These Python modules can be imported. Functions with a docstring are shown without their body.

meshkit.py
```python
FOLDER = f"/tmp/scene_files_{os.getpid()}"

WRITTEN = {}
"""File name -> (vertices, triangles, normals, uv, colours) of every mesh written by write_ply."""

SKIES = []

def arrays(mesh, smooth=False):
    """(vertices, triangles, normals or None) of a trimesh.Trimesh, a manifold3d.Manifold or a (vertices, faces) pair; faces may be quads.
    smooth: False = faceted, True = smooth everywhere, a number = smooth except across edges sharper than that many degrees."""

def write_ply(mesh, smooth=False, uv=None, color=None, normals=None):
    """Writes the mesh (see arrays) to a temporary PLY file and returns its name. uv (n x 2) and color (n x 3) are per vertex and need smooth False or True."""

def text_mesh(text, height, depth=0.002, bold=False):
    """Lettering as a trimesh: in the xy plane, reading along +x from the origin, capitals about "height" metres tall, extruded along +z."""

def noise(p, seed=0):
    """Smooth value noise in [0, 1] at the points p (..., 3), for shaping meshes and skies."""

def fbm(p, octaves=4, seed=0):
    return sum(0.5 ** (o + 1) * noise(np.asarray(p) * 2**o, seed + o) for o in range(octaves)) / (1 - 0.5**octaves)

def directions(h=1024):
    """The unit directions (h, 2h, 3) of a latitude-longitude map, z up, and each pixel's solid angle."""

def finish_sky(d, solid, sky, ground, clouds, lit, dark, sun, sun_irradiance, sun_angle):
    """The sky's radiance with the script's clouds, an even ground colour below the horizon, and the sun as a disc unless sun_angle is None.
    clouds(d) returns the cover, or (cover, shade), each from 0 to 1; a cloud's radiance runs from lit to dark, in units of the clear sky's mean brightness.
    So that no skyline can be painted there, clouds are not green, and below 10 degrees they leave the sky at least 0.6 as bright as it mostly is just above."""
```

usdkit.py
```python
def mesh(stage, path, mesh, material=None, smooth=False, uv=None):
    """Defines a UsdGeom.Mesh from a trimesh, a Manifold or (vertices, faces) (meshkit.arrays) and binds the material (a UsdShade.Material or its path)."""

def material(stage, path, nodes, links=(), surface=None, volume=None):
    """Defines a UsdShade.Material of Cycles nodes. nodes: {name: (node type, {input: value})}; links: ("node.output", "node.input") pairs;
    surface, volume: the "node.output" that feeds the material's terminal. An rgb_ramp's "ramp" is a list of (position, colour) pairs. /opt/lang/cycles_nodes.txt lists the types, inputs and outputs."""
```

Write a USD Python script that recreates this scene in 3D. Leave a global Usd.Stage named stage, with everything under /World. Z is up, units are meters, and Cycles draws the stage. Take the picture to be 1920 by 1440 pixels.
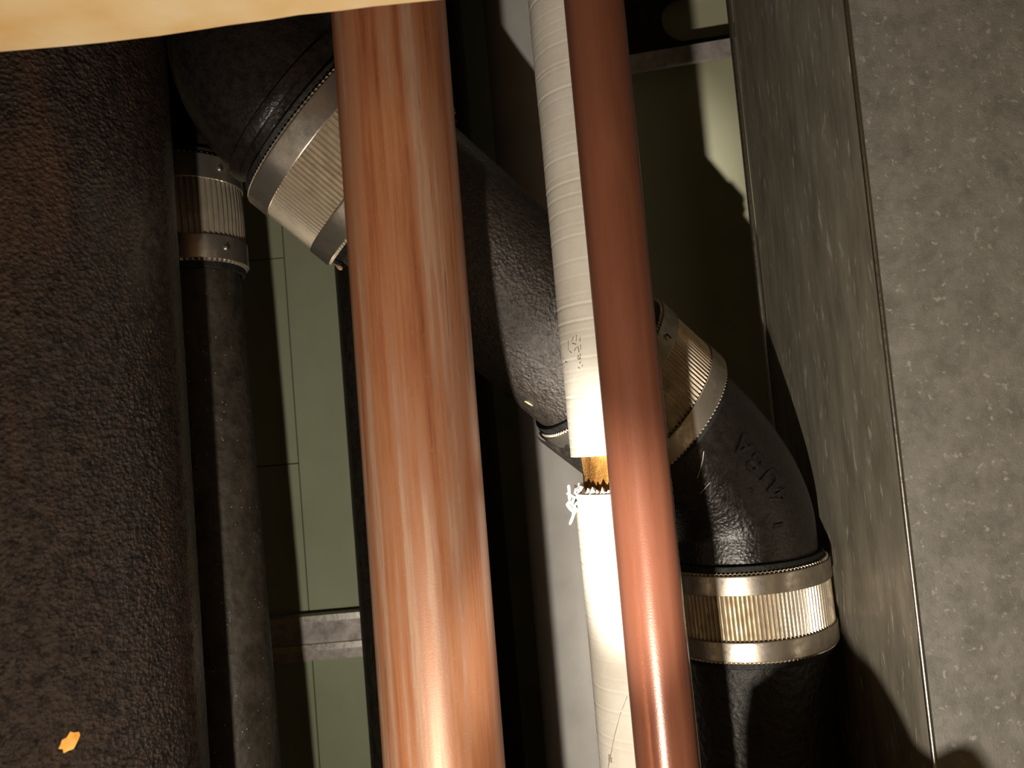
import math, random
import numpy as np, trimesh
import usdkit, meshkit
from pxr import Usd, UsdGeom, UsdLux, UsdShade, Gf, Sdf, Vt
from shapely.geometry import Polygon, Point, box as sbox

rng = np.random.default_rng(7)
random.seed(7)
stage = Usd.Stage.CreateInMemory()
UsdGeom.SetStageUpAxis(stage, 'Z')
UsdGeom.SetStageMetersPerUnit(stage, 1.0)
UsdGeom.Xform.Define(stage, '/World')
UsdGeom.Scope.Define(stage, '/World/Looks')

# ---------------------------------------------------------------- camera, light, exposure
CAM = np.array([0.0, 0.0, 1.5])
PITCH, ROLL, FOCAL = math.radians(3.5), math.radians(5.0), 1440.0
EXPOSURE = 0.0
_F = np.array([0, math.cos(PITCH), math.sin(PITCH)])
_U0 = np.array([0, -math.sin(PITCH), math.cos(PITCH)])
_R0 = np.array([1.0, 0, 0])
_R = math.cos(ROLL) * _R0 - math.sin(ROLL) * _U0
_U = math.sin(ROLL) * _R0 + math.cos(ROLL) * _U0
cam = UsdGeom.Camera.Define(stage, '/World/camera')
m = Gf.Matrix4d(1)
for i, row in enumerate((_R, _U, -_F)):
    m.SetRow(i, Gf.Vec4d(*map(float, row), 0))
m.SetRow(3, Gf.Vec4d(*map(float, CAM), 1))
cam.AddTransformOp().Set(m)
cam.CreateHorizontalApertureAttr(36.0)
cam.CreateVerticalApertureAttr(27.0)
cam.CreateFocalLengthAttr(36.0 * FOCAL / 1920)
cam.CreateClippingRangeAttr(Gf.Vec2f(0.01, 100))
cam.CreateFStopAttr(14.0)
cam.CreateFocusDistanceAttr(0.43)
cam.CreateExposureAttr(EXPOSURE)


def P(px, py, d):
    """point at depth d along the view through a pixel of the 1920 x 1440 photograph"""
    return CAM + d * (_F + (px - 960) / FOCAL * _R - (py - 720) / FOCAL * _U)


def W(px, py, y):
    """point where that view meets the upright plane at world y"""
    r = _F + (px - 960) / FOCAL * _R - (py - 720) / FOCAL * _U
    return CAM + r * (y / r[1])


# the torch the photographer holds low and to the left: a narrow bright core inside a wide spill
TORCH = np.array([-0.063, 0.0, 1.5 - 0.300])


def spot(path, at, aim, watts, cone, soft, color, radius=0.005):
    l = UsdLux.SphereLight.Define(stage, path)
    l.CreateRadiusAttr(radius)
    l.CreateIntensityAttr(1.0)
    l.CreateExposureAttr(math.log2(watts))
    l.CreateColorAttr(Gf.Vec3f(*color))
    l.CreateNormalizeAttr(True)
    s = UsdLux.ShapingAPI.Apply(l.GetPrim())
    s.CreateShapingConeAngleAttr(cone)
    s.CreateShapingConeSoftnessAttr(soft)
    z = np.array(at) - np.array(aim)
    z /= np.linalg.norm(z)
    x = np.cross([0, 0, 1.0], z); x /= np.linalg.norm(x)
    y = np.cross(z, x)
    q = Gf.Matrix4d(1)
    for i, row in enumerate((x, y, z)):
        q.SetRow(i, Gf.Vec4d(*map(float, row), 0))
    q.SetRow(3, Gf.Vec4d(*map(float, at), 1))
    l.AddTransformOp().Set(q)
    return l


AIM = P(1130, 860, 0.43)
spot('/World/torch_core', TORCH, AIM, 9.5, 8.5, 1.0, (1.0, 0.93, 0.82))
spot('/World/torch_beam', TORCH, AIM, 1.85, 58.0, 1.0, (1.0, 0.91, 0.78))
spot('/World/torch_spill', TORCH, AIM, 1.3, 89.0, 0.4, (1.0, 0.86, 0.68))
lamp = UsdLux.SphereLight.Define(stage, '/World/added_lip_lamp')     # unseen warm light added to brighten the plaster lip
lamp.CreateRadiusAttr(0.05); lamp.CreateIntensityAttr(1.0); lamp.CreateNormalizeAttr(True); lamp.CreateExposureAttr(math.log2(1.5))
lamp.CreateColorAttr(Gf.Vec3f(1.0, 0.58, 0.24))
lamp.AddTranslateOp().Set(Gf.Vec3d(-1.15, -0.22, 0.9))
dome = UsdLux.DomeLight.Define(stage, '/World/room_glow')
dome.CreateIntensityAttr(0.006)
dome.CreateColorAttr(Gf.Vec3f(1.0, 0.78, 0.52))

# ---------------------------------------------------------------- helpers
used = {}


def numbered(parent, name):
    k = used.get((parent, name), 0)
    used[(parent, name)] = k + 1
    return f'{parent}/{name}' + (f'_{k:03d}' if k else '')


def tag(prim, label=None, cat=None, group=None, kind=None):
    for key, val in (('label', label), ('category', cat), ('group', group), ('kind', kind)):
        if val:
            prim.SetCustomDataByKey(key, val)
    return prim


ORIGIN = {}


def thing(name, label, cat, base, kind=None, group=None):
    path = numbered('/World', name)
    x = UsdGeom.Xform.Define(stage, path)
    x.AddTranslateOp().Set(Gf.Vec3d(*map(float, base)))
    ORIGIN[path] = np.array(base, float)
    tag(x.GetPrim(), label, cat, group, kind)
    return path


def tri(mesh):
    v, f, n = meshkit.arrays(mesh, False)
    return trimesh.Trimesh(v, f, process=False)


def part(parent, name, mesh, mat, smooth=40, label=None, kind=None):
    """a mesh given in world coordinates as a part of the thing (or of a part: its path keeps the thing's origin)"""
    path = numbered(parent, name)
    o = ORIGIN[parent]
    ms = tri(mesh) if not isinstance(mesh, trimesh.Trimesh) else mesh.copy()
    ms.apply_translation(-o)
    p = usdkit.mesh(stage, path, ms, '/World/Looks/' + mat, smooth=smooth)
    ORIGIN[path] = o
    tag(p.GetPrim(), label, None, None, kind)
    return path


def frame(axis, ref=(0, -1, 0)):
    z = np.array(axis, float); z /= np.linalg.norm(z)
    x = np.array(ref, float) - z * np.dot(ref, z); x /= np.linalg.norm(x)
    return x, np.cross(z, x), z


def sweep(pts, radii, n=64, ref=(0, -1, 0), bump=None, caps=True):
    """solid round tube along a polyline; angle 0 faces ref; bump(theta, s) adds to the radius"""
    pts = np.asarray(pts, float)
    radii = np.broadcast_to(np.asarray(radii, float), (len(pts),))
    t = np.gradient(pts, axis=0)
    t /= np.linalg.norm(t, axis=1, keepdims=True)
    s = np.concatenate([[0], np.cumsum(np.linalg.norm(np.diff(pts, axis=0), axis=1))])
    th = np.arange(n) * 2 * np.pi / n
    x = np.asarray(ref, float) - t * (t @ np.asarray(ref, float))[:, None]
    x /= np.linalg.norm(x, axis=1, keepdims=True)
    y = np.cross(t, x)
    r = radii[:, None] + (bump(th[None, :], s[:, None]) if bump else 0.0)
    r = np.broadcast_to(r, (len(pts), n))
    v = pts[:, None] + r[..., None] * (np.cos(th)[None, :, None] * x[:, None] + np.sin(th)[None, :, None] * y[:, None])
    i, j = np.meshgrid(np.arange(len(pts) - 1), np.arange(n), indexing='ij')
    a, b = i * n + j, i * n + (j + 1) % n
    f = np.stack([a, b, b + n, a + n], -1).reshape(-1, 4)
    f = np.vstack([f[:, [0, 1, 2]], f[:, [0, 2, 3]]])
    v = v.reshape(-1, 3)
    if caps:
        k = len(v)
        v = np.vstack([v, pts[:1], pts[-1:]])
        jj = np.arange(n)
        e = (len(pts) - 1) * n
        f = np.vstack([f, np.stack([np.full(n, k), (jj + 1) % n, jj], 1), np.stack([np.full(n, k + 1), e + jj, e + (jj + 1) % n], 1)])
    return trimesh.Trimesh(v, f, process=False)


def lathe(profile, centre, axis, n=96, ref=(0, -1, 0), bump=None):
    """closed (radius, height) profile turned about an axis"""
    x, y, z = frame(axis, ref)
    pr = np.array(profile, float)
    th = np.arange(n) * 2 * np.pi / n
    r = np.repeat(pr[:, :1], n, 1)
    if bump:
        r = r + bump(th[None, :], pr[:, 0:1], pr[:, 1:2])
    v = np.asarray(centre, float) + r[..., None] * (np.cos(th)[None, :, None] * x + np.sin(th)[None, :, None] * y) + pr[:, 1][:, None, None] * z
    k = len(pr)
    i, j = np.meshgrid(np.arange(k), np.arange(n), indexing='ij')
    i2, j2 = (i + 1) % k, (j + 1) % n
    f = np.stack([i * n + j, i * n + j2, i2 * n + j2, i2 * n + j], -1).reshape(-1, 4)
    ms = trimesh.Trimesh(v.reshape(-1, 3), np.vstack([f[:, [0, 1, 2]], f[:, [0, 2, 3]]]), process=False)
    if ms.volume < 0:
        ms.invert()
    return ms


def slab(poly, y0, y1):
    """shapely polygon in (x, z) made solid between two depths"""
    e = trimesh.creation.extrude_polygon(poly, y1 - y0, engine='earcut')
    v = np.array(e.vertices)
    e.vertices = np.stack([v[:, 0], y0 + v[:, 2], v[:, 1]], 1)
    e.fix_normals()
    return e


def block(lo, hi):
    return trimesh.creation.box(bounds=[np.minimum(lo, hi), np.maximum(lo, hi)])


def cat(*ms):
    return trimesh.util.concatenate(list(ms))


# ---------------------------------------------------------------- materials
def mat(name, nodes, links, surface='p.BSDF'):
    usdkit.material(stage, '/World/Looks/' + name, nodes, links, surface=surface)


TC = ('texture_coordinate', {})


def iron(name, dark, mid, rust, rough, scale, strength, rust_from=0.6, coat=0.0, dist=0.0015, spec=0.5, streak=6.0, speck=0.0):
    nodes = {
        'tc': TC,
        'grain': ('noise_texture', {'scale': scale, 'detail': 5.0, 'roughness': 0.6}),
        'pit': ('voronoi_texture', {'scale': scale * 0.55}) if True else None,
        'mapz': ('mapping', {'scale': (1, 1, 1.0 / streak)}),
        'patch': ('noise_texture', {'scale': 22.0, 'detail': 5.0, 'roughness': 0.65}),
        'tone': ('noise_texture', {'scale': scale * 0.25, 'detail': 4.0, 'roughness': 0.7}),
        'rt': ('rgb_ramp', {'ramp': [(0.35, dark), (0.62, mid)]}),
        'rr': ('rgb_ramp', {'ramp': [(rust_from, (0, 0, 0)), (rust_from + 0.14, (1, 1, 1))]}),
        'mix': ('mix_color', {'b': rust}),
        'sum': ('math', {'math_type': 'multiply_add', 'value2': 0.8}),
        'bump': ('bump', {'strength': strength, 'distance': dist}),
        'rough': ('map_range', {'from_min': 0.3, 'from_max': 0.7, 'to_min': rough - 0.08, 'to_max': rough + 0.12}),
        'p': ('principled_bsdf', {'metallic': 0.0, 'specular_ior_level': spec, 'coat_weight': coat, 'coat_roughness': 0.22}),
    }
    links = [('tc.object', 'grain.vector'), ('tc.object', 'pit.vector'), ('tc.object', 'mapz.vector'), ('mapz.vector', 'patch.vector'), ('tc.object', 'tone.vector'),
             ('tone.fac', 'rt.fac'), ('patch.fac', 'rr.fac'), ('rr.color', 'mix.fac'), ('rt.color', 'mix.a'), ('mix.result', 'p.base_color'),
             ('pit.distance', 'sum.value1'), ('grain.fac', 'sum.value3'), ('sum.value', 'bump.height'), ('bump.normal', 'p.normal'),
             ('tone.fac', 'rough.value'), ('rough.result', 'p.roughness')]
    last = 'mix.result'
    if coat:
        links.append(('bump.normal', 'p.coat_normal'))
    if speck:
        nodes |= {'sp': ('voronoi_texture', {'scale': 210.0}), 'spr': ('rgb_ramp', {'ramp': [(0.0, (1, 1, 1)), (speck, (1, 1, 1)), (speck + 0.03, (0, 0, 0))]}),
                  'spm': ('mix_color', {'b': (0.42, 0.38, 0.32)})}
        links.remove(('mix.result', 'p.base_color'))
        links += [('tc.object', 'sp.vector'), ('sp.distance', 'spr.fac'), ('spr.color', 'spm.fac'), ('mix.result', 'spm.a'), ('spm.result', 'p.base_color')]
    mat(name, nodes, links)


iron('pitted_iron', (0.006, 0.0035, 0.003), (0.032, 0.019, 0.012), (0.058, 0.026, 0.013), 0.22, 900.0, 1.0, 0.55, dist=0.0012, spec=0.40)
iron('black_iron', (0.010, 0.0085, 0.008), (0.022, 0.018, 0.016), (0.05, 0.03, 0.02), 0.42, 420.0, 0.55, 0.68, coat=0.15)
iron('grey_iron', (0.03, 0.024, 0.02), (0.06, 0.048, 0.04), (0.12, 0.07, 0.03), 0.27, 800.0, 0.75, 0.66, coat=0.5, dist=0.0011)
iron('gloss_iron', (0.008, 0.007, 0.007), (0.018, 0.014, 0.012), (0.03, 0.018, 0.012), 0.25, 800.0, 0.4, 0.66, coat=0.3, dist=0.0006)
iron('dusty_iron', (0.022, 0.017, 0.011), (0.05, 0.04, 0.028), (0.075, 0.055, 0.03), 0.55, 300.0, 0.35, 0.6, speck=0.06)
iron('rubber', (0.008, 0.008, 0.008), (0.016, 0.015, 0.014), (0.02, 0.02, 0.018), 0.6, 500.0, 0.3, 0.7)


def copper(name, tones, rough, metal, streak=60.0, band=170.0, scratch=0.58, speck=0.55):
    """tarnished tube: lengthways bands of different tarnish, dark drawn scratches, pale specks"""
    nodes = {
        'tc': TC,
        'mz': ('mapping', {'scale': (1, 1, 1 / streak)}),
        'n1': ('noise_texture', {'scale': band, 'detail': 4.0, 'roughness': 0.55}),
        'mz2': ('mapping', {'scale': (1, 1, 0.10)}),
        'n2': ('noise_texture', {'scale': 48.0, 'detail': 7.0, 'roughness': 0.72}),
        'mz3': ('mapping', {'scale': (1, 1, 1 / 38.0)}),
        'n3': ('noise_texture', {'scale': 620.0, 'detail': 4.0, 'roughness': 0.75}),
        'n4': ('noise_texture', {'scale': 1400.0, 'detail': 3.0}),
        'n5': ('noise_texture', {'scale': 30.0, 'detail': 3.0}),
        'add': ('math', {'math_type': 'multiply_add', 'value2': 0.55}),
        'half': ('math', {'math_type': 'multiply', 'value2': 0.45}),
        'r1': ('rgb_ramp', {'ramp': tones}),
        'r3': ('rgb_ramp', {'ramp': [(scratch, (0, 0, 0)), (scratch + 0.07, (1, 1, 1))]}),
        'gate': ('rgb_ramp', {'ramp': [(0.50, (0.05, 0.05, 0.05)), (0.62, (0.9, 0.9, 0.9))]}),
        'mul': ('math', {'math_type': 'multiply'}),
        'mx': ('mix_color', {'b': (0.085, 0.03, 0.018)}),
        'v': ('voronoi_texture', {'scale': 330.0}),
        'vr': ('rgb_ramp', {'ramp': [(0.0, (speck, speck, speck)), (0.05, (speck, speck, speck)), (0.085, (0, 0, 0))]}),
        'vx': ('mix_color', {'b': (0.62, 0.42, 0.33)}),
        'rr': ('map_range', {'from_min': 0.35, 'from_max': 0.65, 'to_min': rough - 0.08, 'to_max': rough + 0.12}),
        'bp': ('bump', {'strength': 0.10, 'distance': 0.0005}),
        'p': ('principled_bsdf', {'metallic': metal, 'specular_ior_level': 0.5}),
    }
    links = [('tc.object', 'mz.vector'), ('tc.object', 'mz2.vector'), ('tc.object', 'mz3.vector'), ('mz.vector', 'n1.vector'), ('mz2.vector', 'n2.vector'), ('mz3.vector', 'n3.vector'),
             ('tc.object', 'n4.vector'), ('mz2.vector', 'n5.vector'), ('n1.fac', 'add.value1'), ('n2.fac', 'half.value1'), ('half.value', 'add.value3'), ('add.value', 'r1.fac'),
             ('n3.fac', 'r3.fac'), ('n5.fac', 'gate.fac'), ('r3.color', 'mul.value1'), ('gate.color', 'mul.value2'), ('mul.value', 'mx.fac'), ('r1.color', 'mx.a'),
             ('tc.object', 'v.vector'), ('v.distance', 'vr.fac'), ('vr.color', 'vx.fac'), ('mx.result', 'vx.a'), ('vx.result', 'p.base_color'),
             ('add.value', 'rr.value'), ('rr.result', 'p.roughness'), ('n4.fac', 'bp.height'), ('bp.normal', 'p.normal')]
    mat(name, nodes, links)


copper('copper_aged', [(0.36, (0.22, 0.07, 0.032)), (0.44, (0.36, 0.135, 0.064)), (0.49, (0.42, 0.185, 0.090)), (0.53, (0.40, 0.20, 0.125)), (0.58, (0.48, 0.29, 0.19)), (0.66, (0.34, 0.17, 0.12))], 0.40, 0.18)
copper('copper_plain', [(0.36, (0.19, 0.062, 0.034)), (0.5, (0.24, 0.088, 0.050)), (0.64, (0.26, 0.105, 0.066))], 0.30, 0.2, 30.0, 60.0, 0.66, 0.0)



def metal(name, colour, dark, rough, scale, metallic=1.0, spangle=0.0, bump=0.1, stretch=1.0, fleck=None, ft=0.66):
    nodes = {
        'tc': TC, 'mp': ('mapping', {'scale': (1, 1, 1 / stretch)}),
        'n': ('noise_texture', {'scale': scale, 'detail': 5.0, 'roughness': 0.65}),
        'r': ('rgb_ramp', {'ramp': [(0.3, dark), (0.65, colour)]}),
        'rr': ('map_range', {'from_min': 0.3, 'from_max': 0.7, 'to_min': rough + 0.12, 'to_max': rough - 0.06}),
        'b': ('bump', {'strength': bump, 'distance': 0.001}),
        'p': ('principled_bsdf', {'metallic': metallic}),
    }
    links = [('tc.object', 'mp.vector'), ('mp.vector', 'n.vector'), ('n.fac', 'r.fac'), ('n.fac', 'rr.value'), ('rr.result', 'p.roughness'), ('n.fac', 'b.height'), ('b.normal', 'p.normal')]
    base = 'r.color'
    if spangle:
        nodes |= {'v': ('voronoi_texture', {'scale': spangle}), 'vm': ('mix_color', {'blend_type': 'overlay', 'fac': 0.45}), 'n9': ('noise_texture', {'scale': spangle * 3, 'detail': 2.0}),
                  'vb': ('bump', {'strength': 0.22, 'distance': 0.0012})}
        links += [('tc.object', 'v.vector'), ('v.color', 'vm.b'), (base, 'vm.a'), ('tc.object', 'n9.vector'), ('n9.fac', 'vb.height'), ('b.normal', 'vb.normal')]
        links.remove(('b.normal', 'p.normal'))
        links.append(('vb.normal', 'p.normal'))
        nodes |= {'bw': ('rgb_to_bw', {}), 'cc': ('rgb_ramp', {'ramp': [(0.2, tuple(x * 0.8 for x in dark)), (0.8, tuple(min(1, x * 1.15) for x in colour))]}), 'm2': ('mix_color', {'fac': 0.16})}
        links += [('v.color', 'bw.color'), ('bw.val', 'cc.fac'), ('cc.color', 'm2.b')]
        links.remove((base, 'vm.a')); links.remove(('v.color', 'vm.b'))
        nodes.pop('vm')
        links.append((base, 'm2.a'))
        base = 'm2.result'
    if fleck:
        nodes |= {'f': ('noise_texture', {'scale': fleck, 'detail': 3.0, 'roughness': 0.6}), 'fr': ('rgb_ramp', {'ramp': [(ft, (0, 0, 0)), (ft + 0.08, (0.8, 0.8, 0.8))]}), 'fm': ('mix_color', {'b': (0.75, 0.72, 0.66)})}
        links += [('mp.vector', 'f.vector'), ('f.fac', 'fr.fac'), ('fr.color', 'fm.fac'), (base, 'fm.a')]
        base = 'fm.result'
    links.append((base, 'p.base_color'))
    mat(name, nodes, links)


metal('stainless', (0.64, 0.58, 0.50), (0.40, 0.355, 0.30), 0.29, 160.0, metallic=0.88)
metal('stainless_ribs', (0.72, 0.63, 0.50), (0.46, 0.39, 0.30), 0.29, 160.0, metallic=0.68)
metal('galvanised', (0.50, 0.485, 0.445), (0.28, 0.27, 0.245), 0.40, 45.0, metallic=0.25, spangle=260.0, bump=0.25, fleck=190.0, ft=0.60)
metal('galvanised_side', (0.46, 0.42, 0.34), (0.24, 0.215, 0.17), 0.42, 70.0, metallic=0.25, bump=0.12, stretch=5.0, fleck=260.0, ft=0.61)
metal('seam_metal', (0.80, 0.78, 0.72), (0.5, 0.48, 0.44), 0.3, 300.0)
metal('strut_metal', (0.52, 0.46, 0.44), (0.22, 0.20, 0.19), 0.45, 90.0, metallic=0.3)
metal('torn_metal', (0.40, 0.35, 0.31), (0.10, 0.09, 0.08), 0.3, 500.0, metallic=0.9)
metal('bar_metal', (0.80, 0.72, 0.70), (0.45, 0.40, 0.39), 0.5, 90.0, metallic=0.15)
metal('dark_steel', (0.05, 0.05, 0.045), (0.02, 0.02, 0.018), 0.5, 90.0, metallic=0.3)


def matte(name, ramp, scale, rough=0.8, bump=0.2, dist=0.001, stretch=1.0, spec=0.3, detail=5.0):
    nodes = {'tc': TC, 'mp': ('mapping', {'scale': (1, 1, 1 / stretch)}), 'n': ('noise_texture', {'scale': scale, 'detail': detail, 'roughness': 0.6}), 'r': ('rgb_ramp', {'ramp': ramp}),
             'n2': ('noise_texture', {'scale': scale * 9, 'detail': 4.0}), 'b': ('bump', {'strength': bump, 'distance': dist}), 'p': ('principled_bsdf', {'roughness': rough, 'specular_ior_level': spec})}
    links = [('tc.object', 'mp.vector'), ('mp.vector', 'n.vector'), ('n.fac', 'r.fac'), ('r.color', 'p.base_color'), ('tc.object', 'n2.vector'), ('n2.fac', 'b.height'), ('b.normal', 'p.normal')]
    mat(name, nodes, links)


matte('green_paint', [(0.35, (0.30, 0.33, 0.215)), (0.65, (0.36, 0.385, 0.26))], 9.0, 0.6, 0.15)
matte('lit_green_paint', [(0.35, (0.66, 0.66, 0.44)), (0.65, (0.76, 0.75, 0.53))], 9.0, 0.6, 0.15)  # yellower green, its extra paleness is brighter light put into the colour
matte('plaster', [(0.30, (0.74, 0.46, 0.18)), (0.5, (0.82, 0.62, 0.34)), (0.68, (0.86, 0.74, 0.52))], 14.0, 0.75, 0.15)
matte('jacket', [(0.32, (0.74, 0.69, 0.59)), (0.6, (0.84, 0.80, 0.71))], 55.0, 0.7, 0.15, 0.0006, stretch=1.6)
matte('jacket_crease', [(0.3, (0.30, 0.24, 0.17)), (0.6, (0.5, 0.43, 0.33))], 200.0, 0.8)
matte('glass_wool', [(0.36, (0.16, 0.07, 0.012)), (0.5, (0.34, 0.18, 0.04)), (0.64, (0.55, 0.36, 0.12))], 75.0, 0.95, 0.7, 0.002, stretch=2.5)
matte('grey_pvc', [(0.3, (0.52, 0.51, 0.50)), (0.65, (0.62, 0.61, 0.59))], 30.0, 0.45, 0.08)
matte('ink', [(0.3, (0.20, 0.15, 0.11)), (0.6, (0.34, 0.27, 0.2))], 300.0)
matte('rust_flake', [(0.3, (0.75, 0.28, 0.03)), (0.65, (0.9, 0.5, 0.12))], 200.0)
matte('paint_fleck', [(0.3, (0.7, 0.66, 0.3)), (0.65, (0.8, 0.78, 0.45))], 200.0)
matte('dried_drip', [(0.3, (0.35, 0.22, 0.14)), (0.65, (0.5, 0.34, 0.22))], 300.0)

# ---------------------------------------------------------------- the setting
YW = 0.775                                            # face of the back wall
zt, zb = 2.3, 0.7
# back wall: painted boards butted together, the lower left one with an open joint all round
wall = thing('wall_back', 'green painted boards lining the back of the pipe chase', 'wall', (0, YW, 1.5), kind='structure')
J = 0.0011
a1, a2, a3 = W(546, 487, YW), W(560, 870, YW), W(590, 1300, YW)
xj = a2[0]
z1, z2 = W(500, 486, YW)[2], W(520, 872, YW)[2]


def board(x0, x1, z0, z1_):
    b = sbox(x0 + J / 2, z0 + J / 2, x1 - J / 2, z1_ - J / 2)
    return slab(b, YW, YW + 0.012)


part(wall, 'board', board(-0.75, xj, z2, z1), 'green_paint', False)
part(wall, 'board', board(-0.75, xj, zb, z2), 'green_paint', False)
part(wall, 'board', board(-0.75, xj, z1, zt), 'green_paint', False)
part(wall, 'board', board(xj, 0.02, zb, zt), 'green_paint', False)
part(wall, 'board', board(0.02, 0.75, zb, zt), 'lit_green_paint', False)
part(wall, 'backing', block((-0.75, YW + 0.012, zb), (0.75, YW + 0.05, zt)), 'dark_steel', False)

# the opened wall that the camera looks through: plaster with a ragged hole
YA, YB = 0.236, 0.272
head = [(-60, 104), (0, 97), (120, 87), (200, 79), (300, 67), (380, 55), (430, 47), (500, 38), (560, 28), (640, 20), (700, 12), (760, 6), (830, -1), (1000, -24), (1300, -62), (1600, -100), (1990, -150)]
hp = [W(x, y, YB) for x, y in head]
top = [(p[0], p[2]) for i, p in enumerate(hp)]
sill = [(0.225, -0.35), (0.128, -0.30), (0.111, -0.262), (0.1026, -0.2459), (0.0999, -0.2417), (0.0953, -0.2403), (0.092, -0.2411), (0.0891, -0.2447), (0.0844, -0.2493), (0.0767, -0.240), (0.0685, -0.2343), (0.0612, -0.2356), (0.057, -0.2318), (0.050, -0.227), (0.044, -0.229), (0.040, -0.245), (0.036, -0.29), (0.030, -0.36), (-0.22, -0.37)]
hole = Polygon([(-0.235, top[0][1])] + top + [(0.245, top[-1][1] - 0.02)] + [(x, 1.5 + z) for x, z in sill] + [(-0.24, 1.2)])
front = sbox(-0.75, zb, 0.75, zt).difference(hole.buffer(0))
wf = thing('wall_front', 'cream plaster edge of the hole opened in the wall', 'wall', (0, YA, 1.5), kind='structure')
part(wf, 'plaster', slab(front, YA, YB), 'plaster', 50)

# ---------------------------------------------------------------- iron pipes
P1, P2 = P(663, 293, 0.460), P(1179, 738, 0.515)     # centres of the two tilted couplings: the run falls away to the right
dU = (P2 - P1) / np.linalg.norm(P2 - P1)
LD = np.linalg.norm(P2 - P1)


def D(s_):
    return P1 + dU * s_


RP, LC = 0.0530, 0.0600


def line(a, b, k=2):
    return np.linspace(a, b, k)


def bez(p0, p1, p2, k=24):
    t = np.linspace(0, 1, k)[:, None]
    return (1 - t) ** 2 * p0 + 2 * t * (1 - t) * p1 + t ** 2 * p2


def lumpy(amp, f=30.0, seed=1):
    return lambda th, s: amp * (meshkit.fbm(np.stack(np.broadcast_arrays(np.cos(th) * 1.6 + 5, np.sin(th) * 1.6 + 5, s * f), -1), 4, seed) - 0.5)


def vertical(name, label, cat_, px_top, px_bot, y, r, mat_, zmin=0.72, zmax=2.25, n=96, bump=None, k=60, partname=None):
    """an upright pipe through two pixels (x at y=0 and at y=1440) in the plane y"""
    a, b = W(px_top, 0, y), W(px_bot, 1440, y)
    d = (a - b) / (a - b)[2]
    lo, hi = b + d * (zmin - b[2]), b + d * (zmax - b[2])
    return lo, hi, d


def along(lo, d, z):
    return lo + d * (z - lo[2])


# the large pitted stack nearest the hole on the left
lo, hi, d = vertical('', '', '', 27, 97, 0.365, 0, '')
stack = thing('cast_iron_stack', 'very wide rough pitted rust-brown cast iron pipe filling the left side', 'pipe', lo)
pit = lumpy(0.0016, 120.0, 3)
part(stack, 'pipe_body', sweep(line(lo, hi, 500), 0.0675, 240, bump=lambda th, s: 0.0005 * (meshkit.fbm(np.stack(np.broadcast_arrays(np.cos(th) * 16 + 40, np.sin(th) * 16 + 40, s * 200), -1), 3, 3) - 0.5)), 'pitted_iron', True)


def on_ray(px, py, mesh):
    r = _F + (px - 960) / FOCAL * _R - (py - 720) / FOCAL * _U
    r /= np.linalg.norm(r)
    hit, _, idx = mesh.ray.intersects_location([CAM], [r])
    k = np.argmin(np.linalg.norm(hit - CAM, axis=1))
    return hit[k], mesh.face_normals[idx[k]]


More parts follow.
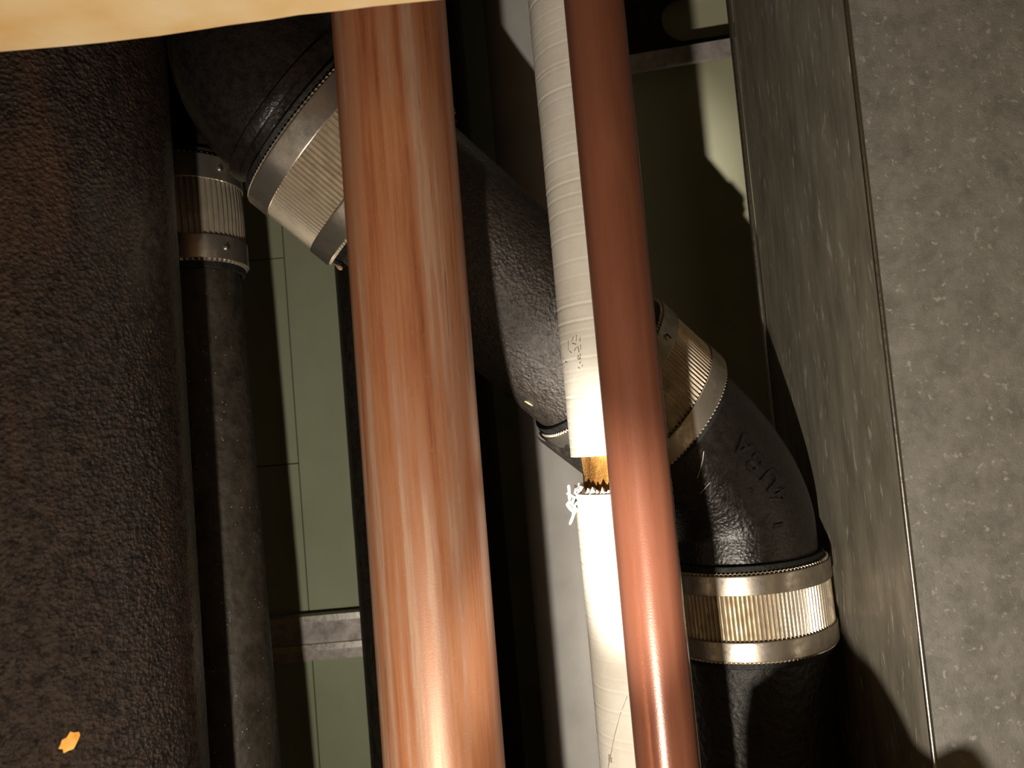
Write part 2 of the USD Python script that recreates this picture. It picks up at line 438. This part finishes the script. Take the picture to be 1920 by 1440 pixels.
def flake(px, py, mesh, w, h, ang, seed, thick=0.0006):
    """a small irregular chip lying on a surface"""
    p, nrm = on_ray(px, py, mesh)
    g = np.random.default_rng(seed)
    k = 14
    th = np.arange(k) * 2 * np.pi / k
    rr = 0.75 + 0.5 * g.random(k)
    x = np.array([math.cos(ang), 0, math.sin(ang)]); x -= nrm * np.dot(x, nrm); x /= np.linalg.norm(x)
    y = np.cross(nrm, x)
    ring = p + (rr * np.cos(th) * w / 2)[:, None] * x + (rr * np.sin(th) * h / 2)[:, None] * y
    v = np.vstack([ring - nrm * 0.0012, ring + nrm * thick * 0.4, p + nrm * thick + 0 * ring[:1]])
    j = np.arange(k); j2 = (j + 1) % k
    f = np.vstack([np.stack([j, j2, j2 + k], 1), np.stack([j, j2 + k, j + k], 1), np.stack([j + k, j2 + k, np.full(k, 2 * k)], 1)])
    return trimesh.Trimesh(v, f, process=False)


smooth_stack = sweep(line(lo, hi, 3), 0.0675, 240)
part(stack, 'rust_flake', flake(130, 1391, smooth_stack, 0.0075, 0.0055, 0.6, 4), 'rust_flake', False, label='orange rust chip')


# couplings -----------------------------------------------------------------------------------
def coupling(name, label, centre, axis, rp, length, screws, ribs, ref=(0, -1, 0), rs=0.0046, bulge=0.0):
    """hubless coupling: rubber sleeve, ribbed steel shield, two clamp bands each with a screw"""
    axis = np.asarray(axis, float) / np.linalg.norm(axis)
    t = thing(name, label, 'coupling', centre)
    h = length / 2
    part(t, 'rubber_sleeve', lathe([(rp + 0.0008, -h - 0.004), (rp + 0.0028, -h - 0.004), (rp + 0.0033, -h - 0.0033), (rp + 0.0033, h + 0.0033), (rp + 0.0028, h + 0.004), (rp + 0.0008, h + 0.004)], centre, axis, 96, ref), 'rubber', 40)
    nseg = ribs * 6
    r0 = rp + rs

    def rip(th, r, z):
        w = np.clip(1.35 * np.cos(th * ribs), -1, 1) * 0.00085
        return np.where(np.abs(z) > h * 2, 0, w) + bulge * np.clip(1 - (z / (h * 0.55)) ** 2, 0, 1)

    zs = [-h, -h * 0.98, -h * 0.5, -h * 0.25, 0, h * 0.25, h * 0.5, h * 0.98, h]
    prof = [(r0, z) for z in zs] + [(r0 - 0.0006, z) for z in zs[::-1]]
    part(t, 'ribbed_shield', lathe(prof, centre, axis, nseg, ref, bump=rip), 'stainless_ribs', 50)
    wb = length * 0.245
    for k, sgn in enumerate((-1, 1)):
        c0, c1 = sorted((sgn * (h - 0.0013), sgn * (h - wb)))
        rb = r0 + 0.0010
        band = part(t, 'clamp_band', lathe([(rb, c0), (rb + 0.0008, c0 + 0.0002), (rb + 0.0010, c0 + 0.0010), (rb + 0.0009, (c0 + c1) / 2), (rb + 0.0010, c1 - 0.0010), (rb + 0.0008, c1 - 0.0002), (rb, c1)], centre, axis, 120, ref), 'stainless', 30)
        x, y, z = frame(axis, ref)
        ang = screws[k]
        if ang is None:
            continue
        rad = math.cos(ang) * x + math.sin(ang) * y
        tan = np.cross(z, rad)
        c = np.asarray(centre) + z * (c0 + c1) / 2 + rad * (rb + 0.0010)
        # screw: domed head with a slot, and the punched hole's raised rim
        R = 0.0021
        hd = lathe([(0.0001, -0.0008), (R, -0.0008), (R, 0.0004), (R * 0.8, 0.0010), (R * 0.35, 0.0013), (0.0001, 0.0013)], c, rad, 24, z)
        sl = block((-R * 0.95, -0.00035, 0.0009), (R * 0.95, 0.00035, 0.0016))
        sl.apply_transform(np.vstack([np.column_stack([z, tan, rad, c]), [0, 0, 0, 1]]))
        sc = part(t, 'clamp_screw', hd, 'stainless', 40)
        part(sc, 'screw_slot', sl, 'dark_steel', False)
    return t


# small pipe beside the stack: iron pipe below, coupling, black fitting above
YS = 0.515
sa, sb = W(361, 305, YS), W(373, 522, YS)
ds = (sa - sb) / (sa - sb)[2]
wa = W(354 + 5, 305, YS)
slo, shi, sd = vertical('', '', '', 320, 434, YS, 0, '')
r_s = 0.0310
zc0, zc1 = W(340, 318, YS)[2], W(352, 512, YS)[2]
small = thing('drain_pipe', 'narrow dusty brown-grey iron pipe standing just right of the wide pitted stack', 'pipe', slo)
part(small, 'pipe_body', sweep(line(slo, along(slo, sd, (zc0 + zc1) / 2 - 0.001), 60), r_s, 96, bump=lumpy(0.0006, 40, 5)), 'dusty_iron', True)
fit = thing('pipe_fitting', 'small glossy black iron fitting above the narrow left coupling', 'pipe fitting', along(slo, sd, (zc0 + zc1) / 2 + 0.001))
fz = (zc0 + zc1) / 2 + 0.001
fp = [along(slo, sd, fz), along(slo, sd, fz + 0.030)]
e = along(slo, sd, zc0 + 0.02)
fpts = np.vstack([line(along(slo, sd, fz), e, 8), bez(e, e + np.array([-0.002, 0.0, 0.05]), e + np.array([-0.034, 0.004, 0.125]), 24)[1:], bez(e + np.array([-0.034, 0.004, 0.125]), e + np.array([-0.05, 0.006, 0.17]), e + np.array([-0.05, 0.01, 0.30]), 14)[1:]])
part(fit, 'bend', sweep(fpts, np.interp(np.arange(len(fpts)), [0, 7, 10, 45], [r_s, r_s, r_s + 0.003, r_s + 0.003]), 96, bump=lumpy(0.0006, 30, 8)), 'gloss_iron', True)
coupling('pipe_coupling', 'small ribbed steel coupling on the narrow left pipe, half behind the pitted stack', along(slo, sd, (zc0 + zc1) / 2), sd, r_s, zc0 - zc1, (1.02, 1.02), 62, bulge=0.0008, rs=0.0040)

# upper bend, coming down from the top and turning into the diagonal run
A1 = D(-0.001)
B0 = D(-0.037)
B1 = D(-0.080)
B2 = W(515, 10, 0.460)
up = np.array([-0.01, 0.10, 1.0])
pts = np.vstack([line(A1, B0, 6), bez(B0, B1, B2, 30)[1:], line(B2, B2 + up * 0.45, 12)[1:]])
ub = thing('bend_pipe', 'black cast iron bend at upper left, turning down into the diagonal pipe', 'pipe', A1)
ubm = sweep(pts, RP, 128, bump=lumpy(0.0005, 26, 9))
part(ub, 'bend', ubm, 'gloss_iron', True)
x_, y_, z_ = frame(dU)
part(ub, 'end_bead', lathe([(RP - 0.001, -0.004), (RP + 0.0018, -0.003), (RP + 0.0022, 0), (RP + 0.0018, 0.003), (RP - 0.001, 0.004)], D(-0.043), dU, 96), 'gloss_iron', 40)
c1 = coupling('pipe_coupling', 'large tilted ribbed steel coupling at upper left, partly behind the wide copper pipe', P1, dU, RP, LC, (None, 2.2), 128, rs=0.0056)
# diagonal pipe
dg = thing('diagonal_pipe', 'grey-black cast iron pipe slanting down behind both copper pipes', 'pipe', D(0.001))
dgm = sweep(line(D(0.001), D(LD - 0.001), 80), RP, 128, bump=lumpy(0.0010, 30, 11))
part(dg, 'pipe_body', dgm, 'grey_iron', True)
part(dg, 'paint_fleck', flake(991, 756, dgm, 0.0055, 0.0020, -0.35, 6), 'paint_fleck', False, label='pale yellow paint fleck')
# coupling at the lower right end of the diagonal, its shield edge torn open at the lower left
c2 = coupling('pipe_coupling', 'tilted ribbed steel coupling in the middle of the picture, right of the narrow copper pipe', P2, dU, RP, LC, (-0.62, 1.22), 128)
dq = D(0)  # drip hanging from the lower edge of the upper coupling
part(c1, 'rust_drip', sweep(np.array([P(626, 494, 0.45), P(631, 497, 0.448), P(635, 500, 0.447), P(639, 503, 0.447), P(641, 506, 0.447)]), [0.0006, 0.0007, 0.0013, 0.0015, 0.0006], 12, ref=(0.2, -1, 0.3)), 'dried_drip', True, label='small rusty drip')
# the lower left edge of that coupling's shield is torn and bent outwards
tq = [(1004, 817, .503), (1020, 827, .497), (1034, 824, .492), (1052, 827, .486), (1074, 838, .479), (1098, 846, .473), (1098, 893, .490), (1076, 876, .494), (1046, 853, .499), (1016, 830, .502)]
tv = np.array([P(*q) for q in tq]); tv2 = tv + np.array([0.0002, 0.0007, 0])
k_ = len(tv)
tf = [[9, 0, 1], [9, 1, 2], [9, 2, 8], [8, 2, 3], [8, 3, 7], [7, 3, 4], [7, 4, 6], [6, 4, 5]]
tf = tf + [[c_ + k_, b_ + k_, a_ + k_] for a_, b_, c_ in tf] + sum([[[i_, (i_ + 1) % k_ + k_, (i_ + 1) % k_], [i_, i_ + k_, (i_ + 1) % k_ + k_]] for i_ in range(k_)], [])
fm = trimesh.Trimesh(np.vstack([tv, tv2]), tf, process=False)
for _ in range(3):
    fm = fm.subdivide()
fv = np.array(fm.vertices)
fv[:, 1] += 0.0030 * (meshkit.noise(np.stack([fv[:, 0] * 420 + fv[:, 2] * 160, fv[:, 1] * 0, fv[:, 2] * 240], -1), 5) - 0.5)
fm.vertices = fv
part(c2, 'torn_flap', fm, 'torn_metal', 30, label='torn flap of shield metal')
# lower bend with cast lettering
ctrl = P2 + dU * 0.102
YE = ctrl[1]
V0 = W(1378, 990, YE); V1 = W(1393, 1120, YE)
dv = (V0 - V1) / np.linalg.norm(V0 - V1)
pa = D(LD + LC / 2 + 0.002)
ctrl = V0 + dv * (ctrl[2] - V0[2]) / dv[2]
bp_ = np.vstack([line(D(LD + 0.001), pa, 5), bez(pa, ctrl, V0, 40)[1:], line(V0, V1 + dv * 0.001, 6)[1:]])
lb = thing('bend_pipe', 'glossy black cast iron bend at lower right with raised letters USA', 'pipe', V0)
lbm = sweep(bp_, RP, 128, bump=lumpy(0.0009, 26, 13))
part(lb, 'bend', lbm, 'gloss_iron', True)


def letters(text, px, py, size, ang, mesh, depth=0.0014):
    """raised lettering cast on a pipe: laid in the surface's tangent plane at a point, then wrapped onto it"""
    p, nrm = on_ray(px, py, mesh)
    tm = meshkit.text_mesh(text, size, 0.001, bold=True)
    v = np.array(tm.vertices)
    v[:, 0] -= (v[:, 0].min() + v[:, 0].max()) / 2
    v[:, 1] -= size / 2
    x = math.cos(ang) * _R - math.sin(ang) * _U
    x -= nrm * np.dot(x, nrm); x /= np.linalg.norm(x)
    y = np.cross(nrm, x)
    base = p + v[:, :1] * x + v[:, 1:2] * y
    org = base + nrm * 0.02
    hit, ri, _ = mesh.ray.intersects_location(org, np.tile(-nrm, (len(org), 1)), multiple_hits=False)
    out = base.copy(); out[ri] = hit
    up_ = v[:, 2] > 0.0005
    out = out + nrm * np.where(up_, depth, -0.0008)[:, None]
    return trimesh.Trimesh(out, tm.faces, process=False)


slb = sweep(bp_, RP, 128)
for ch, x_, y_, s_ in (('U', 1443, 899, 0.0125), ('S', 1415, 868, 0.0125), ('A', 1391, 838, 0.0125)):
    part(lb, 'raised_letter', letters(ch, x_, y_, s_, math.atan2(-30, -27), slb), 'gloss_iron', False)
part(lb, 'raised_numeral', letters('4', 1460, 932, 0.0125, math.atan2(-30, -14), slb), 'gloss_iron', False)
part(lb, 'casting_lump', flake(1459, 984, slb, 0.008, 0.003, 0.15, 21, 0.0014), 'gloss_iron', 60)
part(lb, 'casting_lump', flake(1408, 917, slb, 0.0025, 0.002, 0.15, 22, 0.0010), 'gloss_iron', 60)
for q in ([(1319, 846), (1317, 862), (1312, 880), (1307, 896)], [(1331, 904), (1322, 914), (1313, 924)]):
    w = np.array([on_ray(a, b, slb)[0] + on_ray(a, b, slb)[1] * 0.0006 for a, b in q])
    tt = np.linspace(0, len(q) - 1, 12)
    part(lb, 'stray_fibre', sweep(np.stack([np.interp(tt, range(len(q)), w[:, i]) for i in range(3)], 1), 0.00022, 6, ref=(0.3, -1, 0.2)), 'jacket', True, label='pale stray insulation fibre')
# coupling on the upright and the pipe below it
c3p = V1
coupling('pipe_coupling', 'level ribbed steel coupling at lower right, below the bend with raised letters', c3p, dv, RP, 0.0560, (None, None), 128)
lp = thing('drain_pipe', 'black iron pipe running down out of the level coupling at lower right', 'pipe', c3p - dv * 0.4)
part(lp, 'pipe_body', sweep(line(c3p - dv * 0.4, c3p - dv * 0.001, 60), RP, 128, bump=lumpy(0.0008, 30, 15)), 'black_iron', True)

# upright iron pipe hidden behind the wide copper pipe
blo, bhi, bd = vertical('', '', '', 728, 842, 0.665, 0, '')
bk = thing('iron_pipe', 'plain black iron pipe standing directly behind the wide copper pipe', 'pipe', blo)
part(bk, 'pipe_body', sweep(line(blo, bhi, 60), 0.064, 128, bump=lumpy(0.0006, 20, 17)), 'black_iron', True)

# pale grey plastic pipe behind the insulated one
glo, ghi, gd = vertical('', '', '', 998, 1124, 0.633, 0, '')
gp = thing('plastic_pipe', 'pale grey plastic pipe behind the white insulated pipe', 'pipe', glo)
part(gp, 'pipe_body', sweep(line(glo, ghi, 8), 0.042, 128), 'grey_pvc', True)

# ---------------------------------------------------------------- copper pipes
def copper_pipe(label, px_top, px_bot, y, r, mt):
    lo, hi, d = vertical('', '', '', px_top, px_bot, y, r, '')
    t = thing('copper_pipe', label, 'pipe', lo)
    part(t, 'tube', sweep(line(lo, hi, 40), r, 160, bump=lumpy(0.00025, 6, 19)), mt, True)
    return t


copper_pipe('wide streaky copper pipe left of centre', 728, 834, 0.345, 0.0264, 'copper_aged')
copper_pipe('narrow copper pipe right of centre, in front of the white insulated pipe', 1113, 1252, 0.366, 0.0146, 'copper_plain')

# ---------------------------------------------------------------- insulated pipe with a gap in its jacket
YI = 0.412
ilo, ihi, idr = vertical('', '', '', 1078, 1219, YI, 0, '')
ins = thing('insulated_pipe', 'white wrapped insulated pipe with a gap showing yellow-brown wool', 'pipe', ilo)
RI, RW = 0.0260, 0.0203
zg0, zg1 = W(1100, 858, YI - RI)[2], W(1105, 922, YI - RI)[2]


def rings(z0, z1, n=160, ragged=0, seed=3):
    """jacket between two heights, its surface drawn into shallow uneven hoops by the wrapping"""
    m_ = int((z1 - z0) / 0.00055)
    g = np.random.default_rng(seed)
    hoops = z0 + np.cumsum(0.0036 + 0.0075 * g.random(400))
    hoops = hoops[hoops < z1]
    depth = 0.00006 + 0.00022 * g.random(len(hoops)) ** 2
    tilt = (g.random(len(hoops)) - 0.5) * 0.003
    zs = np.linspace(z0, z1, m_)

    def bmp(th, s):
        z = z0 + s
        out = np.zeros(np.broadcast_shapes(th.shape, z.shape))
        for hz, dp, tl in zip(hoops, depth, tilt):
            q = (z - hz - tl * np.cos(th + 0.6)) / 0.0006
            out = out - dp * np.exp(-q * q) + dp * 0.45 * np.exp(-((q - 1.8) ** 2))
        return out + 0.0009 * (meshkit.fbm(np.stack(np.broadcast_arrays(np.cos(th) * 1.2 + 9, np.sin(th) * 1.2 + 9, s * 14), -1), 3, seed) - 0.5)

    return sweep([along(ilo, idr, z) for z in zs], RI, n, bump=bmp)


jm = rings(zg0, 2.0, seed=3)
part(ins, 'jacket', jm, 'jacket', True)
jl = rings(0.9, zg1 - 0.002, seed=4)
part(ins, 'jacket', jl, 'jacket', True, label='lower length of white jacket, frayed at its top edge')
wool = sweep([along(ilo, idr, z) for z in np.linspace(zg1 - 0.012, zg0 + 0.01, 40)], RW, 128,
             bump=lambda th, s: 0.0026 * (meshkit.fbm(np.stack(np.broadcast_arrays(np.cos(th) * 5 + 9, np.sin(th) * 5 + 9, s * 70), -1), 4, 5) - 0.5))
part(ins, 'wool', wool, 'glass_wool', True, label='bare yellow-brown glass wool')
# the torn upper rim of the lower jacket and its loose threads
rim_pts = []
nr = 150
g = np.random.default_rng(12)
th = np.arange(nr) * 2 * np.pi / nr
x, y, z = frame(idr)
c = along(ilo, idr, zg1 - 0.003)
hgt = 0.0012 + 0.0042 * g.random(nr) * (g.random(nr) > 0.25)
lean = (g.random(nr) - 0.6) * 0.002
dirs = np.cos(th)[:, None] * x + np.sin(th)[:, None] * y
ri0, ro0 = RI - 0.0028, RI - 0.0004
v = np.vstack([c + dirs * ro0, c + dirs * (ro0 + lean)[:, None] + z * hgt[:, None], c + dirs * (ri0 + lean)[:, None] + z * (hgt * 0.8)[:, None], c + dirs * ri0])
j = np.arange(nr); j2 = (j + 1) % nr
f = np.vstack([np.vstack([np.stack([a * nr + j, a * nr + j2, b * nr + j2], 1), np.stack([a * nr + j, b * nr + j2, b * nr + j], 1)]) for a, b in ((0, 1), (1, 2), (2, 3), (3, 0))])
part(ins, 'torn_rim', trimesh.Trimesh(v, f, process=False), 'jacket', False)


def thread(path_px, r, y):
    q = np.array([W(a, b, y) for a, b in path_px])
    t = np.linspace(0, 1, len(q))
    tt = np.linspace(0, 1, 5 * len(q))
    qq = np.stack([np.interp(tt, t, q[:, i]) for i in range(3)], 1)
    return sweep(qq, np.interp(tt, [0, 0.1, 0.9, 1], [r * 0.6, r, r, r * 0.4]), 8, ref=(0.3, -1, 0.2))


YT = YI - 0.006
for path, r in (([(1066, 908), (1067, 920), (1068, 940)], 0.0009), ([(1062, 924), (1070, 928), (1078, 934)], 0.0008), ([(1069, 938), (1064, 946), (1070, 954), (1080, 962)], 0.0011), ([(1080, 952), (1075, 966), (1068, 984)], 0.0009),
                ([(1078, 930), (1072, 945), (1084, 958)], 0.0008), ([(1080, 915), (1078, 924), (1084, 930)], 0.0007), ([(1085, 905), (1086, 914), (1088, 920)], 0.0006), ([(1082, 940), (1074, 956), (1074, 972)], 0.0006),
                ([(1086, 960), (1098, 966), (1094, 976)], 0.0005)):
    part(ins, 'loose_thread', thread(path, r, YT), 'jacket', True)
cw = np.array([on_ray(a, b, jl)[0] for a, b in ((1176, 1306), (1163, 1340), (1153, 1378), (1147, 1410), (1143, 1428), (1141, 1446))])
tt = np.linspace(0, 5, 26)
part(ins, 'crease', sweep(np.stack([np.interp(tt, range(6), cw[:, i]) for i in range(3)], 1), np.interp(tt, [0, 3, 5], [0.0002, 0.0003, 0.0006]), 6, ref=(0.3, -1, 0.2)), 'jacket_crease', True, label='dark pinched crease')
part(ins, 'crease', flake(1144, 1422, jl, 0.0030, 0.0036, 0.2, 31, 0.0004), 'jacket_crease', False)
# faded print on the upper jacket: short rows of worn strokes
ink = []
for (x_, y_, w_, h_, a_) in ((1066, 640, 1.2, 12, 0), (1074, 636, 1.2, 9, .3), (1081, 634, 1.2, 10, 0), (1088, 635, 1.2, 10, .1), (1077, 645, 10, 1.2, .1), (1066, 652, 1.2, 10, 0), (1070, 660, 7, 1.4, .3), (1079, 655, 1.3, 8, .5), (1085, 655, 1.6, 11, -.2),
                               (1089, 651, 1.2, 9, 0), (1058, 672, 5, 1.3, -.7), (1062, 679, 9, 1.4, .15), (1084, 670, 1.4, 7, .2), (1088, 668, 1.4, 8, .1), (1087, 673, 6, 1.4, -.2), (1088, 680, 4, 1.3, -.5), (1092, 686, 1.2, 4, .1), (1086, 690, 5, 1.2, .2), (1059, 690, 1.2, 5, .1)):
    try:
        p, nrm = on_ray(x_, y_, jm)
    except ValueError:
        continue
    s = YI / FOCAL
    b = trimesh.creation.box((w_ * s, h_ * s, 0.0004))
    xx = math.cos(a_) * _R - math.sin(a_) * _U
    xx -= nrm * np.dot(xx, nrm); xx /= np.linalg.norm(xx)
    yy = np.cross(nrm, xx)
    b.apply_transform(np.vstack([np.column_stack([xx, yy, nrm, p]), [0, 0, 0, 1]]))
    ink.append(b)
if ink:
    part(ins, 'printed_marks', cat(*ink), 'ink', False, label='faint worn brown print')

# ---------------------------------------------------------------- galvanised duct on the right
YF, YK = 0.432, 0.622
ca, cb = W(1582, 0, YF), W(1750, 1440, YF)
cd = (ca - cb) / (ca - cb)[2]
XC = ca[0]


def cx(z):
    return cb[0] + cd[0] * (z - cb[2])


duct = thing('sheet_metal_duct', 'tall galvanised sheet metal duct with a folded corner seam on the right', 'duct', (cx(0.72), YF, 0.72))
zs = np.linspace(0.72, 2.25, 60)
g = 0.0007


def sheet(rows, flip=False):
    rows = np.asarray(rows)
    a, b = rows.shape[:2]
    i, j = np.meshgrid(np.arange(a - 1), np.arange(b - 1), indexing='ij')
    q = np.stack([i * b + j, i * b + j + 1, (i + 1) * b + j + 1, (i + 1) * b + j], -1).reshape(-1, 4)
    if flip:
        q = q[:, ::-1]
    return trimesh.Trimesh(rows.reshape(-1, 3), np.vstack([q[:, [0, 1, 2]], q[:, [0, 2, 3]]]), process=False)


def shell(fn, us, zs_, t):
    """a sheet with thickness: fn(u, z) gives (outer point, inward normal)"""
    o = np.array([[fn(u, z_)[0] for u in us] for z_ in zs_]); nn = np.array([[fn(u, z_)[1] for u in us] for z_ in zs_])
    ms = cat(sheet(o), sheet(o + nn * t, True))
    a, b = len(zs_), len(us)
    k = a * b
    ring = [j for j in range(b)] + [i * b + b - 1 for i in range(1, a)] + [(a - 1) * b + j for j in range(b - 2, -1, -1)] + [i * b for i in range(a - 2, 0, -1)]
    fs = []
    for p0, p1 in zip(ring, ring[1:] + ring[:1]):
        fs += [[p0, p0 + k, p1 + k], [p0, p1 + k, p1]]
    out = trimesh.Trimesh(ms.vertices, np.vstack([ms.faces, fs]), process=False)
    out.fix_normals()
    return out


def wob(u, z, s):
    return 0.0016 * (float(meshkit.fbm(np.array([[u * 9, z * 5, s]]), 2, 3)[0]) - 0.5)


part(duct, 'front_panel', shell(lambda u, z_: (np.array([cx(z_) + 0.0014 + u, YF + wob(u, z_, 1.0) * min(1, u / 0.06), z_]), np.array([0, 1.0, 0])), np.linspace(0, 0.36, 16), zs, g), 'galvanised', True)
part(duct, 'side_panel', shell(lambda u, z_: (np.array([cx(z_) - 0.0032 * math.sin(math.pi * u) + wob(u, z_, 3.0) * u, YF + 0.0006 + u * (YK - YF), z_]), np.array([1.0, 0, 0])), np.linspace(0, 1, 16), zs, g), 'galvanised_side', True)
part(duct, 'rear_panel', block((cx(1.5) + 0.001, YK - 0.002, 0.72), (cx(1.5) + 0.36, YK - 0.0012, 2.25)), 'galvanised', False)
seam = [np.array([cx(z_) + 0.0006 , YF - 0.0008, z_]) for z_ in np.linspace(0.72, 2.25, 300)]
part(duct, 'corner_seam', sweep(seam, 0.0014, 10, ref=(-1, -1, 0)), 'seam_metal', True)
fl = [np.array([cx(z_) - 0.003, YK, z_]) for z_ in np.linspace(0.72, 2.25, 40)]
part(duct, 'rear_flange', sweep(fl, 0.0022, 10, ref=(-1, -1, 0)), 'seam_metal', True)

# ---------------------------------------------------------------- metal straps on the back wall
def strap(name, label, p0, p1, y0, y1, h, mt):
    """a flat bar between two pixels (its mid line), h tall"""
    a, b = W(*p0, y0), W(*p1, y0)
    poly = Polygon([(a[0], a[2] - h / 2), (b[0], b[2] - h / 2), (b[0], b[2] + h / 2), (a[0], a[2] + h / 2)])
    t = thing(name, label, 'bracket', (a[0], y0, a[2]))
    return t, poly, a, b


t, poly, a, b = strap('wall_strap', 'smeared grey steel strap across the green wall at lower left', (470, 1208), (880, 1172), YW - 0.016, YW, 0.044, '')
part(t, 'strap', slab(poly, YW - 0.012, YW - 0.002), 'strut_metal', False)
for k, (o, hh) in enumerate(((0.0185, 0.006), (-0.009, 0.006))):
    q = Polygon([(a[0], a[2] + o - hh / 2), (b[0], b[2] + o - hh / 2), (b[0], b[2] + o + hh / 2), (a[0], a[2] + o + hh / 2)])
    part(t, 'raised_edge', slab(q, YW - 0.0145, YW - 0.011), 'seam_metal', False)

ys = 0.735
t, poly, a, b = strap('wall_strap', 'flat grey steel bar at upper right beside the duct', (1150, 124), (1420, 79), ys, ys, 0.0170, '')
part(t, 'bar', slab(poly, ys, ys + 0.006), 'bar_metal', False)
# plate with a round-ended slot, above the bar; its dark colour paints shade
pa_, pb_ = W(1130, 150, YW - 0.016), W(1460, -160, YW - 0.016)
plate = sbox(pa_[0], pa_[2] + 0.014, pb_[0] + 0.05, pb_[2])
s0, s1 = W(1282, 36, YW - 0.016), W(1500, 5, YW - 0.016)
from shapely.geometry import LineString
slot = LineString([(s0[0], s0[2]), (s1[0], s1[2])]).buffer(0.0225)
st = thing('slotted_plate', 'steel plate with a round-ended slot, shade painted as its dark colour, at the top right of the wall', 'bracket', (pa_[0], YW - 0.016, pa_[2]))
part(st, 'plate', slab(plate.difference(slot), YW - 0.016, YW - 0.012), 'dark_steel', False)
q0, q1 = W(1210, 8, YW - 0.006), W(1480, -40, YW - 0.006)
part(st, 'back_strip', slab(Polygon([(q0[0], q0[2]), (q1[0], q1[2]), (q1[0], q1[2] + 0.03), (q0[0], q0[2] + 0.03)]), YW - 0.006, YW - 0.001), 'strut_metal', False)
